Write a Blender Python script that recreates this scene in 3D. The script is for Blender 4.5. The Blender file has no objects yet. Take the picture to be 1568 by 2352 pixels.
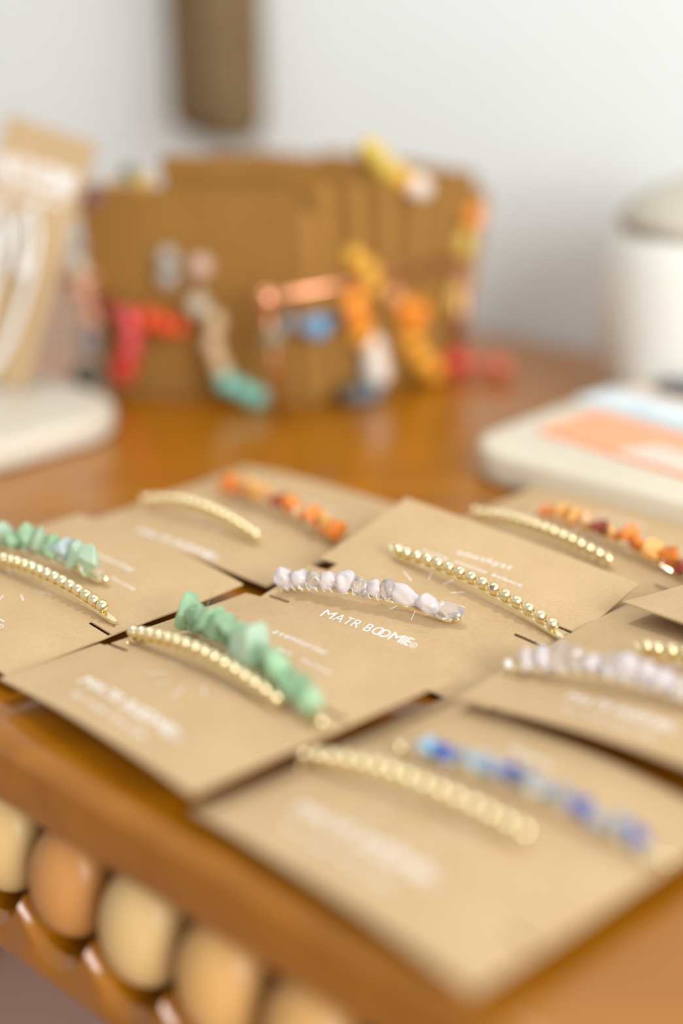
import bpy, math, random
from mathutils import Vector, Matrix, Quaternion, noise

random.seed(7)
scene = bpy.context.scene
COL = scene.collection

# ------------------------------------------------------------------ camera
CAM_H = 0.18617
PITCH = math.radians(20.634)
ROLL = math.radians(-0.491)
cam_data = bpy.data.cameras.new('camera')
cam_data.lens = 50.0
cam_data.sensor_fit = 'VERTICAL'
cam_data.sensor_height = 36.0
cam_data.sensor_width = 24.0
cam_data.clip_start = 0.01
cam_data.dof.use_dof = True
cam_data.dof.focus_distance = 0.4235
cam_data.dof.aperture_fstop = 2.1
cam = bpy.data.objects.new('camera', cam_data)
COL.objects.link(cam)
_c, _s = math.cos(PITCH), math.sin(PITCH)
_cr, _sr = math.cos(ROLL), math.sin(ROLL)
_right = Vector((1, 0, 0)); _up = Vector((0, _s, _c)); _fwd = Vector((0, _c, -_s))
_r2 = _right * _cr + _up * _sr
_u2 = _up * _cr - _right * _sr
M = Matrix.Identity(4)
for i in range(3):
    M[i][0] = _r2[i]; M[i][1] = _u2[i]; M[i][2] = -_fwd[i]
M[2][3] = CAM_H
cam.matrix_world = M
scene.camera = cam

# ------------------------------------------------------------------ light
world = bpy.data.worlds.new('room_light')
scene.world = world
world.use_nodes = True
bg = world.node_tree.nodes['Background']
bg.inputs[0].default_value = (1.0, 1.0, 0.995, 1)
bg.inputs[1].default_value = 0.60

def area(name, loc, target, size, size_y, energy, col):
    d = bpy.data.lights.new(name, 'AREA')
    d.shape = 'RECTANGLE'; d.size = size; d.size_y = size_y
    d.energy = energy; d.color = col
    o = bpy.data.objects.new(name, d); COL.objects.link(o)
    o.location = loc
    o.rotation_euler = (Vector(target) - Vector(loc)).to_track_quat('-Z', 'Y').to_euler()
    return o
area('window_light', (1.05, -1.55, 0.80), (-0.10, 0.70, 0.0), 1.1, 1.2, 62, (1.0, 1.0, 1.0))
area('ceiling_light', (-0.20, 0.62, 1.25), (0.0, 0.42, 0.0), 0.13, 0.13, 4.7, (1.0, 0.98, 0.95))

scene.view_settings.view_transform = 'Standard'
scene.view_settings.look = 'None'
scene.view_settings.gamma = 1.0
scene.view_settings.use_curve_mapping = False
scene.view_settings.exposure = 0.17

# ------------------------------------------------------------------ helpers
A43 = math.radians(-43)
T = Vector((math.cos(A43), math.sin(A43), 0))        # along the table's front edge
N = Vector((-T.y, T.x, 0))                           # from the front edge to the wall
Z = Vector((0, 0, 1))
def tn(t, n, z=0.0):
    return T * t + N * n + Z * z

ORG = {}
def empty(name, loc):
    o = bpy.data.objects.new(name, None)
    o.empty_display_size = 0.01
    COL.objects.link(o); o.location = loc
    ORG[o] = Vector(loc)
    return o
def tag(o, label, cat, group=None, kind=None):
    if label: o['label'] = label
    if cat: o['category'] = cat
    if group: o['group'] = group
    if kind: o['kind'] = kind
    return o
def new_mesh(name, verts, faces, smooth=True):
    me = bpy.data.meshes.new(name)
    me.from_pydata([tuple(v) for v in verts], [], faces)
    me.update()
    if smooth:
        for p in me.polygons: p.use_smooth = True
    return me
def part(name, verts, faces, mat, parent=None, loc=None, smooth=True):
    """verts in world space"""
    org = ORG[parent] if parent else Vector(loc if loc is not None else (0, 0, 0))
    me = new_mesh(name, [Vector(v) - org for v in verts], faces, smooth)
    me.materials.append(mat)
    o = bpy.data.objects.new(name, me); COL.objects.link(o)
    if parent: o.parent = parent
    else: o.location = org
    ORG[o] = org
    return o
def inst(name, me, parent, wloc, rot=None, scale=None, mat=None):
    o = bpy.data.objects.new(name, me); COL.objects.link(o)
    o.parent = parent
    o.location = Vector(wloc) - ORG[parent]
    o.rotation_mode = 'QUATERNION'
    if rot is not None: o.rotation_quaternion = rot
    if scale is not None: o.scale = scale
    if mat is not None:
        o.material_slots[0].link = 'OBJECT'; o.material_slots[0].material = mat
    return o
def set_smooth_angle(o, ang=35):
    me = o.data
    import bmesh
    bm = bmesh.new(); bm.from_mesh(me)
    for e in bm.edges:
        if len(e.link_faces) == 2 and e.calc_face_angle(0) > math.radians(ang): e.smooth = False
    bm.to_mesh(me); bm.free()
def extrude_profile(pts, frame, a, b, steps=1, close=True):
    """pts: list of (n,z), swept along T from a to b"""
    V, F = [], []
    m = len(pts)
    for k in range(steps + 1):
        t = a + (b - a) * k / steps
        V += [frame(t, p[0], p[1]) for p in pts]
    for k in range(steps):
        for i in range(m):
            j = (i + 1) % m
            F.append((k * m + i, k * m + j, (k + 1) * m + j, (k + 1) * m + i))
    F.append(tuple(range(m))[::-1]); F.append(tuple(steps * m + i for i in range(m)))
    return V, F
def box_verts(o, x, y, z):
    """o corner, x,y,z edge vectors"""
    V = [o, o + x, o + x + y, o + y, o + z, o + x + z, o + x + y + z, o + y + z]
    F = [(3, 2, 1, 0), (4, 5, 6, 7), (0, 1, 5, 4), (1, 2, 6, 5), (2, 3, 7, 6), (3, 0, 4, 7)]
    return V, F
def tube(points, r, seg=8, caps=True):
    V, F = [], []
    pts = [Vector(p) for p in points]
    n = len(pts)
    ref = None
    for i, p in enumerate(pts):
        d = (pts[min(i + 1, n - 1)] - pts[max(i - 1, 0)]).normalized()
        if ref is None:
            ref = d.orthogonal().normalized()
        ref = (ref - d * ref.dot(d)).normalized()
        b = d.cross(ref)
        rr = r[i] if isinstance(r, (list, tuple)) else r
        for k in range(seg):
            a = 2 * math.pi * k / seg
            V.append(p + ref * math.cos(a) * rr + b * math.sin(a) * rr)
    for i in range(n - 1):
        for k in range(seg):
            j = (k + 1) % seg
            F.append((i * seg + k, i * seg + j, (i + 1) * seg + j, (i + 1) * seg + k))
    if caps:
        F.append(tuple(range(seg))[::-1]); F.append(tuple((n - 1) * seg + k for k in range(seg)))
    return V, F
def lathe(profile, seg=32, center=Vector((0, 0, 0))):
    V, F = [], []
    m = len(profile)
    for k in range(seg):
        a = 2 * math.pi * k / seg
        for r, z in profile:
            V.append(center + Vector((r * math.cos(a), r * math.sin(a), z)))
    for k in range(seg):
        k2 = (k + 1) % seg
        for i in range(m - 1):
            F.append((k * m + i, k2 * m + i, k2 * m + i + 1, k * m + i + 1))
    return V, F

# ------------------------------------------------------------------ materials
def srgb(r, g, b):
    f = lambda c: (c / 255 / 12.92) if c / 255 <= 0.04045 else ((c / 255 + 0.055) / 1.055) ** 2.4
    return (f(r), f(g), f(b), 1)
def scale_col(c, k):
    k = k if isinstance(k, tuple) else (k, k, k)
    return tuple(min(1, c[i] * k[i]) for i in range(3)) + (1,)
def base_mat(name):
    m = bpy.data.materials.new(name); m.use_nodes = True
    nt = m.node_tree
    return m, nt, nt.nodes['Principled BSDF']
def mat_noise(name, c1, c2, scale=40, rough=0.5, bump=0.0, bscale=None, metallic=0.0, stretch=None, detail=4, **kw):
    m, nt, b = base_mat(name)
    tc = nt.nodes.new('ShaderNodeTexCoord')
    src = tc.outputs['Object']
    if stretch:
        mp = nt.nodes.new('ShaderNodeMapping'); mp.inputs['Scale'].default_value = stretch
        nt.links.new(src, mp.inputs[0]); src = mp.outputs[0]
    nz = nt.nodes.new('ShaderNodeTexNoise'); nz.inputs['Scale'].default_value = scale; nz.inputs['Detail'].default_value = detail
    nt.links.new(src, nz.inputs['Vector'])
    cr = nt.nodes.new('ShaderNodeValToRGB')
    cr.color_ramp.elements[0].position = 0.32; cr.color_ramp.elements[0].color = c1
    cr.color_ramp.elements[1].position = 0.68; cr.color_ramp.elements[1].color = c2
    nt.links.new(nz.outputs['Fac'], cr.inputs[0])
    nt.links.new(cr.outputs[0], b.inputs['Base Color'])
    b.inputs['Roughness'].default_value = rough
    b.inputs['Metallic'].default_value = metallic
    for k, v in kw.items():
        b.inputs[k.replace('_', ' ')].default_value = v
    if bump:
        n2 = nt.nodes.new('ShaderNodeTexNoise'); n2.inputs['Scale'].default_value = bscale or scale * 4; n2.inputs['Detail'].default_value = 3
        nt.links.new(src, n2.inputs['Vector'])
        bp = nt.nodes.new('ShaderNodeBump'); bp.inputs['Strength'].default_value = bump; bp.inputs['Distance'].default_value = 0.0004
        nt.links.new(n2.outputs['Fac'], bp.inputs['Height'])
        nt.links.new(bp.outputs[0], b.inputs['Normal'])
    return m

def kraft_material(name, k=1.0):
    m, nt, b = base_mat(name)
    tc = nt.nodes.new('ShaderNodeTexCoord')
    def nz(scale, st=None, det=5):
        n_ = nt.nodes.new('ShaderNodeTexNoise'); n_.inputs['Scale'].default_value = scale; n_.inputs['Detail'].default_value = det
        if st:
            mp = nt.nodes.new('ShaderNodeMapping'); mp.inputs['Scale'].default_value = st
            mp.inputs['Rotation'].default_value = (0, 0, 0.6)
            nt.links.new(tc.outputs['Object'], mp.inputs[0]); nt.links.new(mp.outputs[0], n_.inputs['Vector'])
        else:
            nt.links.new(tc.outputs['Object'], n_.inputs['Vector'])
        return n_
    big, fib, fine = nz(45), nz(700, (1, 2.6, 1)), nz(2400, None, 2)
    mx = nt.nodes.new('ShaderNodeMath'); mx.operation = 'MULTIPLY_ADD'
    nt.links.new(fib.outputs['Fac'], mx.inputs[0]); mx.inputs[1].default_value = 0.55
    m2 = nt.nodes.new('ShaderNodeMath'); m2.operation = 'MULTIPLY'
    nt.links.new(big.outputs['Fac'], m2.inputs[0]); m2.inputs[1].default_value = 0.45
    nt.links.new(m2.outputs[0], mx.inputs[2])
    cr = nt.nodes.new('ShaderNodeValToRGB')
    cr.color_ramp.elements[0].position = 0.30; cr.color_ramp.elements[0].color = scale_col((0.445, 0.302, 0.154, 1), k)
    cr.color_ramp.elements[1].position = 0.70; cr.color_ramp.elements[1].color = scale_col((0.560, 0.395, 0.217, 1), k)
    nt.links.new(mx.outputs[0], cr.inputs[0])
    nt.links.new(cr.outputs[0], b.inputs['Base Color'])
    b.inputs['Roughness'].default_value = 0.72
    b.inputs['Specular IOR Level'].default_value = 0.25
    bp = nt.nodes.new('ShaderNodeBump'); bp.inputs['Strength'].default_value = 0.05; bp.inputs['Distance'].default_value = 0.0001
    ad = nt.nodes.new('ShaderNodeMath'); ad.operation = 'ADD'
    nt.links.new(fib.outputs['Fac'], ad.inputs[0]); nt.links.new(fine.outputs['Fac'], ad.inputs[1])
    nt.links.new(ad.outputs[0], bp.inputs['Height']); nt.links.new(bp.outputs[0], b.inputs['Normal'])
    return m

def wood_material(name, c1, c2, rough, rot=0.0, scale=1.0, coat=0.0):
    m, nt, b = base_mat(name)
    tc = nt.nodes.new('ShaderNodeTexCoord')
    mp = nt.nodes.new('ShaderNodeMapping'); mp.inputs['Rotation'].default_value = (0, 0, rot)
    mp.inputs['Scale'].default_value = (1.2 * scale, 14 * scale, 14 * scale)
    nt.links.new(tc.outputs['Object'], mp.inputs[0])
    n1 = nt.nodes.new('ShaderNodeTexNoise'); n1.inputs['Scale'].default_value = 5; n1.inputs['Detail'].default_value = 6; n1.inputs['Distortion'].default_value = 0.6
    nt.links.new(mp.outputs[0], n1.inputs['Vector'])
    cr = nt.nodes.new('ShaderNodeValToRGB')
    cr.color_ramp.elements[0].position = 0.3; cr.color_ramp.elements[0].color = c1
    cr.color_ramp.elements[1].position = 0.7; cr.color_ramp.elements[1].color = c2
    nt.links.new(n1.outputs['Fac'], cr.inputs[0]); nt.links.new(cr.outputs[0], b.inputs['Base Color'])
    b.inputs['Roughness'].default_value = rough
    b.inputs['Coat Weight'].default_value = coat; b.inputs['Coat IOR'].default_value = 1.52; b.inputs['Specular IOR Level'].default_value = 0.12; b.inputs['Coat Roughness'].default_value = 0.20
    bp = nt.nodes.new('ShaderNodeBump'); bp.inputs['Strength'].default_value = 0.08; bp.inputs['Distance'].default_value = 0.0005
    nt.links.new(n1.outputs['Fac'], bp.inputs['Height']); nt.links.new(bp.outputs[0], b.inputs['Normal'])
    return m

def stone(name, c1, c2, trans=0.4, rough=0.14, scale=220, sss=0.2, bump=0.2):
    m = mat_noise(name, c1, c2, scale=scale, rough=rough, bump=bump, bscale=420)
    b = m.node_tree.nodes['Principled BSDF']
    b.inputs['Transmission Weight'].default_value = trans
    b.inputs['IOR'].default_value = 1.5
    b.inputs['Subsurface Weight'].default_value = sss
    b.inputs['Subsurface Radius'].default_value = (0.004, 0.004, 0.004)
    b.inputs['Subsurface Scale'].default_value = 0.6
    return m

MAT = {}
MAT['kraft'] = kraft_material('kraft_paper')
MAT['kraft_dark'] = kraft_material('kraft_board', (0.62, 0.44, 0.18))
MAT['ink'] = mat_noise('white_ink', (0.88, 0.86, 0.85, 1), (0.95, 0.93, 0.92, 1), scale=900, rough=0.6)
MAT['gold'] = mat_noise('pale_gold', (0.86, 0.72, 0.42, 1), (0.93, 0.82, 0.54, 1), scale=300, rough=0.12, metallic=1.0, bump=0.10, bscale=700)
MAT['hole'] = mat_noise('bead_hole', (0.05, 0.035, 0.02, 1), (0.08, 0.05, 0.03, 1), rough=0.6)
MAT['tarnish'] = mat_noise('worn_spot', (0.10, 0.07, 0.06, 1), (0.22, 0.16, 0.13, 1), scale=900, rough=0.5)
MAT['wire'] = mat_noise('clear_thread', (0.75, 0.72, 0.66, 1), (0.86, 0.83, 0.78, 1), scale=500, rough=0.25)
MAT['amethyst'] = stone('pale_amethyst', (0.90, 0.80, 0.84, 1), (1.0, 0.96, 0.97, 1), 0.60, 0.07, 160, 0.25, 0.04)
MAT['amethyst2'] = stone('clear_amethyst', (0.90, 0.84, 0.85, 1), (0.98, 0.96, 0.95, 1), 0.85, 0.04, 160, 0.1, 0.02)
MAT['green'] = stone('aventurine', (0.30, 0.53, 0.30, 1), (0.55, 0.78, 0.50, 1), 0.42, 0.2)
MAT['green2'] = stone('pale_aventurine', (0.46, 0.67, 0.46, 1), (0.74, 0.87, 0.70, 1), 0.48, 0.16)
MAT['green3'] = stone('icy_aventurine', (0.52, 0.66, 0.64, 1), (0.72, 0.82, 0.80, 1), 0.5, 0.12)
MAT['car_o'] = stone('orange_carnelian', (0.80, 0.20, 0.02, 1), (0.95, 0.34, 0.05, 1), 0.25, 0.16)
MAT['car_y'] = stone('amber_carnelian', (0.90, 0.42, 0.08, 1), (0.97, 0.60, 0.20, 1), 0.35, 0.14)
MAT['car_r'] = stone('dark_carnelian', (0.30, 0.06, 0.04, 1), (0.50, 0.10, 0.06, 1), 0.25, 0.16)
MAT['car_c'] = stone('clear_carnelian', (0.90, 0.50, 0.22, 1), (0.94, 0.64, 0.34, 1), 0.35, 0.14)
MAT['lap_d'] = stone('deep_lapis', (0.012, 0.06, 0.38, 1), (0.04, 0.13, 0.56, 1), 0.1, 0.2)
MAT['lap_l'] = stone('sky_lapis', (0.22, 0.50, 0.74, 1), (0.42, 0.68, 0.86, 1), 0.25, 0.2)
MAT['lap_g'] = stone('grey_lapis', (0.17, 0.26, 0.44, 1), (0.38, 0.46, 0.56, 1), 0.2, 0.2)
MAT['wood'] = wood_material('brown_table_wood', (0.272, 0.091, 0.0002, 1), (0.352, 0.124, 0.0004, 1), 0.42, rot=math.radians(43), coat=0.9)
MAT['rim'] = MAT['wood']
MAT['egg'] = wood_material('pale_carved_wood', (0.50, 0.27, 0.085, 1), (0.62, 0.36, 0.13, 1), 0.36, rot=math.radians(43), scale=2.0, coat=0.15)
MAT['egg2'] = wood_material('red_carved_wood', (0.42, 0.185, 0.05, 1), (0.50, 0.24, 0.075, 1), 0.34, rot=math.radians(43), scale=2.0, coat=0.15)
MAT['egg3'] = wood_material('straw_carved_wood', (0.52, 0.34, 0.14, 1), (0.60, 0.41, 0.18, 1), 0.40, rot=math.radians(43), scale=2.0, coat=0.1)
MAT['wall'] = mat_noise('white_plaster', (0.805, 0.855, 0.845, 1), (0.845, 0.895, 0.885, 1), scale=3, rough=0.85, bump=0.2, bscale=60)
MAT['floor'] = mat_noise('mauve_floor', (0.37, 0.215, 0.165, 1), (0.43, 0.255, 0.20, 1), scale=6, rough=0.6, bump=0.1, bscale=80)
MAT['cream'] = mat_noise('cream_board', (0.51, 0.45, 0.355, 1), (0.56, 0.50, 0.40, 1), scale=20, rough=0.45, bump=0.1)
MAT['cream2'] = mat_noise('ivory_board', (0.60, 0.535, 0.41, 1), (0.65, 0.585, 0.455, 1), scale=20, rough=0.45, bump=0.1)
MAT['ceramic'] = mat_noise('cream_ceramic', (0.68, 0.67, 0.61, 1), (0.73, 0.72, 0.66, 1), scale=12, rough=0.35, bump=0.05)
MAT['taupe'] = mat_noise('taupe_lid', (0.42, 0.38, 0.30, 1), (0.50, 0.46, 0.37, 1), scale=60, rough=0.7, bump=0.3)
MAT['darkwood'] = wood_material('walnut_block', (0.13, 0.085, 0.04, 1), (0.19, 0.125, 0.06, 1), 0.5, scale=2)
MAT['silver'] = mat_noise('white_silver', (0.84, 0.81, 0.75, 1), (0.90, 0.87, 0.81, 1), scale=200, rough=0.28, metallic=0.35, bump=0.05)
MAT['copper'] = mat_noise('brushed_copper', (0.72, 0.32, 0.18, 1), (0.80, 0.38, 0.22, 1), scale=120, rough=0.3, metallic=1.0, bump=0.08)
MAT['coral'] = mat_noise('coral_print', (0.88, 0.33, 0.17, 1), (0.90, 0.36, 0.19, 1), scale=120, rough=0.6, bump=0.05)
MAT['pink'] = mat_noise('pale_pink_print', (0.84, 0.54, 0.44, 1), (0.86, 0.57, 0.47, 1), scale=120, rough=0.6)
MAT['iceblue'] = mat_noise('ice_blue_card', (0.46, 0.60, 0.68, 1), (0.74, 0.78, 0.78, 1), scale=160, rough=0.6)
MAT['blush'] = mat_noise('blush_card', (0.84, 0.68, 0.53, 1), (0.88, 0.72, 0.58, 1), scale=100, rough=0.6)
MAT['slate'] = mat_noise('slate_pouch', (0.10, 0.09, 0.10, 1), (0.16, 0.14, 0.15, 1), scale=200, rough=0.7, bump=0.2)
BEADC = dict(silver=srgb(176, 170, 158), pinkgrey=srgb(205, 172, 150), pearl=srgb(200, 185, 160), darkred=srgb(130, 28, 6),
             coral=srgb(215, 72, 74), redorange=srgb(220, 70, 8), red=srgb(205, 45, 20), beige=srgb(214, 182, 140),
             turq=srgb(126, 190, 170), bluegrey=srgb(125, 125, 132), blue=srgb(110, 165, 205), slate=srgb(78, 74, 66),
             sage=srgb(140, 128, 100), yellow=srgb(230, 172, 55), orange=srgb(250, 150, 30), white=srgb(242, 230, 214),
             steel=srgb(110, 125, 135), amber=srgb(240, 165, 40), peach=srgb(226, 160, 110), brightred=srgb(235, 70, 50),
             brick=srgb(205, 100, 66), olive=srgb(214, 184, 80), cream=srgb(222, 204, 178), purple=srgb(125, 92, 122),
             moss=srgb(95, 105, 70), gold=srgb(205, 165, 75), pinkbead=srgb(205, 150, 120), darkgreen=srgb(70, 74, 58))
for k, c in BEADC.items():
    MAT['b_' + k] = mat_noise('bead_' + k, scale_col(c, 0.75), scale_col(c, 0.92), scale=150, rough=0.3, bump=0.05)

# ------------------------------------------------------------------ setting
def quad(name, pts, mat, label, kind='structure'):
    o = part(name, pts, [(0, 1, 2, 3)], mat, loc=pts[0], smooth=False)
    return tag(o, label, None, kind=kind)
WALL_N = 0.642
def slab_box(name, t0, t1, n0, n1, z0, z1, mat, label):
    V, F = box_verts(tn(t0, n0, z0), T * (t1 - t0), N * (n1 - n0), Z * (z1 - z0))
    o = part(name, V, F, mat, loc=tn(t0, n0, z0), smooth=False)
    return tag(o, label, None, kind='structure')
slab_box('wall_back', -2.6, 1.2, WALL_N, WALL_N + 0.1, -0.66, 1.7, MAT['wall'], 'plain white plaster wall behind the table')
slab_box('floor', -2.6, 1.6, -2.0, WALL_N + 0.1, -0.76, -0.66, MAT['floor'], 'mauve grey floor below the table edge')

# ------------------------------------------------------------------ table
EDGE = 0.178
BACK = 0.625
TA, TB = -1.05, 0.45
table = tag(empty('console_table', tn((TA + TB) / 2, (EDGE + BACK) / 2, -0.66)), 'brown wooden console table with a carved egg molding along its edge', 'table')
def arc(cx, cz, r, a0, a1, k):
    return [(cx + r * math.cos(math.radians(a0 + (a1 - a0) * i / k)), cz + r * math.sin(math.radians(a0 + (a1 - a0) * i / k))) for i in range(k + 1)]
prof = arc(EDGE + 0.0055, -0.0055, 0.0055, 90, 180, 8) + arc(EDGE + 0.003, -0.018, 0.003, 180, 270, 4) + [(BACK, -0.021), (BACK, 0.0)]
V, F = extrude_profile(prof, tn, TA, TB)
o = part('table_top', V, F, MAT['wood'], table); set_smooth_angle(o)
V, F = box_verts(tn(TA + .02, EDGE + 0.016, -0.078), T * (TB - TA - .04), N * 0.018, Z * 0.058)
part('apron', V, F, MAT['wood'], table, smooth=False)
# lower rail, its top edge scooped out under each carved egg
PITCH_T = 0.0301
E0 = -0.2745
k0 = math.ceil((TA + 0.04 - E0) / PITCH_T); k1 = math.floor((TB - 0.04 - E0) / PITCH_T)
prev = None
V, F = [], []
steps = (k1 - k0 + 1) * 12
ra, rb = E0 + (k0 - 0.5) * PITCH_T, E0 + (k1 + 0.5) * PITCH_T
for i in range(steps + 1):
    t = ra + (rb - ra) * i / steps
    ph = ((t - E0) / PITCH_T + 0.5) % 1.0 - 0.5
    x = ph * PITCH_T / 0.0165
    zt = -0.0425 - 0.0185 * math.sqrt(max(0.0, 1 - x * x))
    pr = [(EDGE + 0.020, zt), (EDGE + 0.003, zt), (EDGE + 0.0005, zt - 0.0025), (EDGE - 0.0005, -0.069), (EDGE + 0.002, -0.0735), (EDGE + 0.006, -0.0755), (EDGE + 0.020, -0.0755)]
    V += [tn(t, *p) for p in pr]
m = 7
for i in range(steps):
    for j in range(m):
        j2 = (j + 1) % m
        F.append((i * m + j, i * m + j2, (i + 1) * m + j2, (i + 1) * m + j))
F.append(tuple(range(m))[::-1]); F.append(tuple(steps * m + j for j in range(m)))
o = part('lower_rail', V, F, MAT['wood'], table); set_smooth_angle(o, 40)
# eggs
def egg_mesh():
    V, F = [], []
    nu, nv = 28, 18
    for j in range(nv + 1):
        a = math.pi * j / nv
        zz = math.cos(a)
        rr = math.sin(a) * (1.0 - 0.10 * zz)
        for i in range(nu):
            b = 2 * math.pi * i / nu
            V.append((rr * math.cos(b), rr * math.sin(b), zz))
    for j in range(nv):
        for i in range(nu):
            i2 = (i + 1) % nu
            F.append((j * nu + i, (j + 1) * nu + i, (j + 1) * nu + i2, j * nu + i2))
    me = new_mesh('carved_egg', V, F); me.materials.append(MAT['egg'])
    return me
eggm = egg_mesh()
rz = Quaternion((0, 0, 1), A43)
order = ['egg', 'egg3', 'egg', 'egg2']
for k in range(k0, k1 + 1):
    mt = {0: 'egg2', 1: 'egg3', 2: 'egg', -1: 'egg3', 3: 'egg'}.get(k, random.choice(order))
    inst('carved_egg', eggm, table, tn(E0 + k * PITCH_T, EDGE + 0.0105, -0.0405), rz, (0.0138, 0.0125, 0.0172), MAT[mt])
for t in (TA + 0.05, TB - 0.05):
    for n in (EDGE + 0.05, BACK - 0.05):
        prof_l = [(0.0, -0.66), (0.014, -0.66), (0.018, -0.5), (0.024, -0.2), (0.026, -0.12), (0.026, -0.021), (0.0, -0.021)]
        V, F = lathe(prof_l, 20, tn(t, n, 0))
        part('leg', V, F, MAT['wood'], table)

# ------------------------------------------------------------------ kraft cards
CW, CH, CT, BOW = 0.090, 0.0857, 0.0005, 0.0018
class Card:
    def __init__(s, pose, slits=(), bow=BOW, curls=()):
        x, y, z, a, tu, tv = pose
        s.P = Vector((x, y, z))
        u = Vector((math.cos(a), math.sin(a), tu)).normalized()
        v = Vector((-math.sin(a), math.cos(a), tv)); v = (v - u * u.dot(v)).normalized()
        s.U, s.V = u, v; s.Nn = u.cross(v)
        s.bow, s.slits, s.curls = bow, slits, curls
        s.seed = x * 91 + y * 57
    def at(s, u, v, h=0.0):
        z = s.bow * (1 - (2 * u / CW) ** 2)
        z += 0.0005 * noise.noise(Vector((u * 30 + s.seed, v * 30, 0.3)))
        for (cu, cv, amt, pw) in s.curls:
            a = max(0, min(1, (cu * 2 * u / CW + 1) / 2 if cu else 1)); b = max(0, min(1, (cv * 2 * v / CH + 1) / 2 if cv else 1))
            z += amt * (a * b) ** pw
        return s.P + s.U * u + s.V * v + s.Nn * (z + h)
    def build(s, label):
        us = {round(-CW / 2 + CW * i / 36, 6) for i in range(37)}
        vs = {round(-CH / 2 + CH * i / 34, 6) for i in range(35)}
        for (a, b, c, d) in s.slits:
            us |= {a, b}; vs |= {c, d}
        us, vs = sorted(us), sorted(vs)
        nu, nv = len(us), len(vs)
        V, F = [], []
        rnd = random.Random(s.seed)
        for lay in (0, 1):
            for j, v in enumerate(vs):
                for i, u in enumerate(us):
                    V.append(s.at(u, v, -CT * lay))
        def dead(i, j):
            uc, vc = (us[i] + us[i + 1]) / 2, (vs[j] + vs[j + 1]) / 2
            return any(a < uc < b and c < vc < d for (a, b, c, d) in s.slits)
        idx = lambda i, j, l: l * nu * nv + j * nu + i
        alive = {(i, j) for i in range(nu - 1) for j in range(nv - 1) if not dead(i, j)}
        for (i, j) in alive:
            F.append((idx(i, j, 0), idx(i + 1, j, 0), idx(i + 1, j + 1, 0), idx(i, j + 1, 0)))
            F.append((idx(i, j, 1), idx(i, j + 1, 1), idx(i + 1, j + 1, 1), idx(i + 1, j, 1)))
            for (di, dj, e) in ((-1, 0, ((i, j + 1), (i, j))), (1, 0, ((i + 1, j), (i + 1, j + 1))), (0, -1, ((i, j), (i + 1, j))), (0, 1, ((i + 1, j + 1), (i, j + 1)))):
                if (i + di, j + dj) not in alive:
                    (a, b), (c, d) = e
                    F.append((idx(a, b, 0), idx(a, b, 1), idx(c, d, 1), idx(c, d, 0)))
        o = part('jewelry_card', V, F, MAT['kraft'], loc=s.P - s.Nn * CT)
        set_smooth_angle(o, 40)
        tag(o, label, 'card', 'kraft hair pin cards')
        s.obj = o
        return o

# ---- lettering
GLY = {}
WIDEN = {'M': 1.32, 'T': 0.9, 'I': 1.0, 'E': 0.9}
def glyph(ch, bold=0.0):
    if (ch, bold) in GLY: return GLY[(ch, bold)]
    cu = bpy.data.curves.new('glyph', 'FONT'); cu.body = ch; cu.size = 1.0; cu.resolution_u = 4; cu.offset = bold
    ob = bpy.data.objects.new('glyph', cu); COL.objects.link(ob)
    dg = bpy.context.evaluated_depsgraph_get(); dg.update()
    me = bpy.data.meshes.new_from_object(ob.evaluated_get(dg))
    vs = [(v.co.x, v.co.y) for v in me.vertices]; fs = [tuple(p.vertices) for p in me.polygons]
    bpy.data.objects.remove(ob); bpy.data.curves.remove(cu); bpy.data.meshes.remove(me)
    x0 = min(v[0] for v in vs); x1 = max(v[0] for v in vs)
    GLY[(ch, bold)] = ([(v[0] - x0, v[1]) for v in vs], fs, x1 - x0)
    return GLY[(ch, bold)]
def layout(text, gap=0.10, space=0.30, oo=True, bold=0.0):
    V, F = [], []
    x = 0.0
    for i, ch in enumerate(text):
        if ch == ' ':
            x += space; continue
        if ch == '*':      # the small registered mark: a ring with an R
            vs, fs, wd = glyph('R')
            base = len(V); k = 0.26
            V += [(x + 0.10 + v[0] * k, 0.03 + 0.07 + v[1] * k) for v in vs]; F += [tuple(q + base for q in f) for f in fs]
            base = len(V); cx, cy = x + 0.18, 0.19
            for q in range(24):
                a = 2 * math.pi * q / 24
                V += [(cx + 0.17 * math.cos(a), cy + 0.17 * math.sin(a)), (cx + 0.215 * math.cos(a), cy + 0.215 * math.sin(a))]
            for q in range(24):
                r = (q + 1) % 24
                F.append((base + 2 * q, base + 2 * q + 1, base + 2 * r + 1, base + 2 * r))
            x += 0.45; continue
        vs, fs, wd = glyph(ch, bold)
        kx = WIDEN.get(ch, 1.0)
        vs = [(v[0] * kx, v[1]) for v in vs]; wd *= kx
        if oo and ch == 'O' and i and text[i - 1] == 'O': x -= gap + 0.36 * wd
        base = len(V)
        V += [(x + v[0], v[1]) for v in vs]; F += [tuple(q + base for q in f) for f in fs]
        x += wd + gap
    return V, F, x
def print_text(card, name, text, p0, p1, cap, lift=0.00012, **kw):
    V, F, wd = layout(text, **kw)
    p0, p1 = Vector(p0), Vector(p1)
    L = (p1 - p0).length; d = (p1 - p0) / L; nrm = Vector((-d.y, d.x))
    k = L / wd; ky = cap / 0.72
    W_ = []
    for (x, y) in V:
        q = p0 + d * (x * k) + nrm * (y * ky)
        W_.append(card.at(q.x, q.y, lift))
    return part(name, W_, F, MAT['ink'], card.obj, smooth=False)
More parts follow.
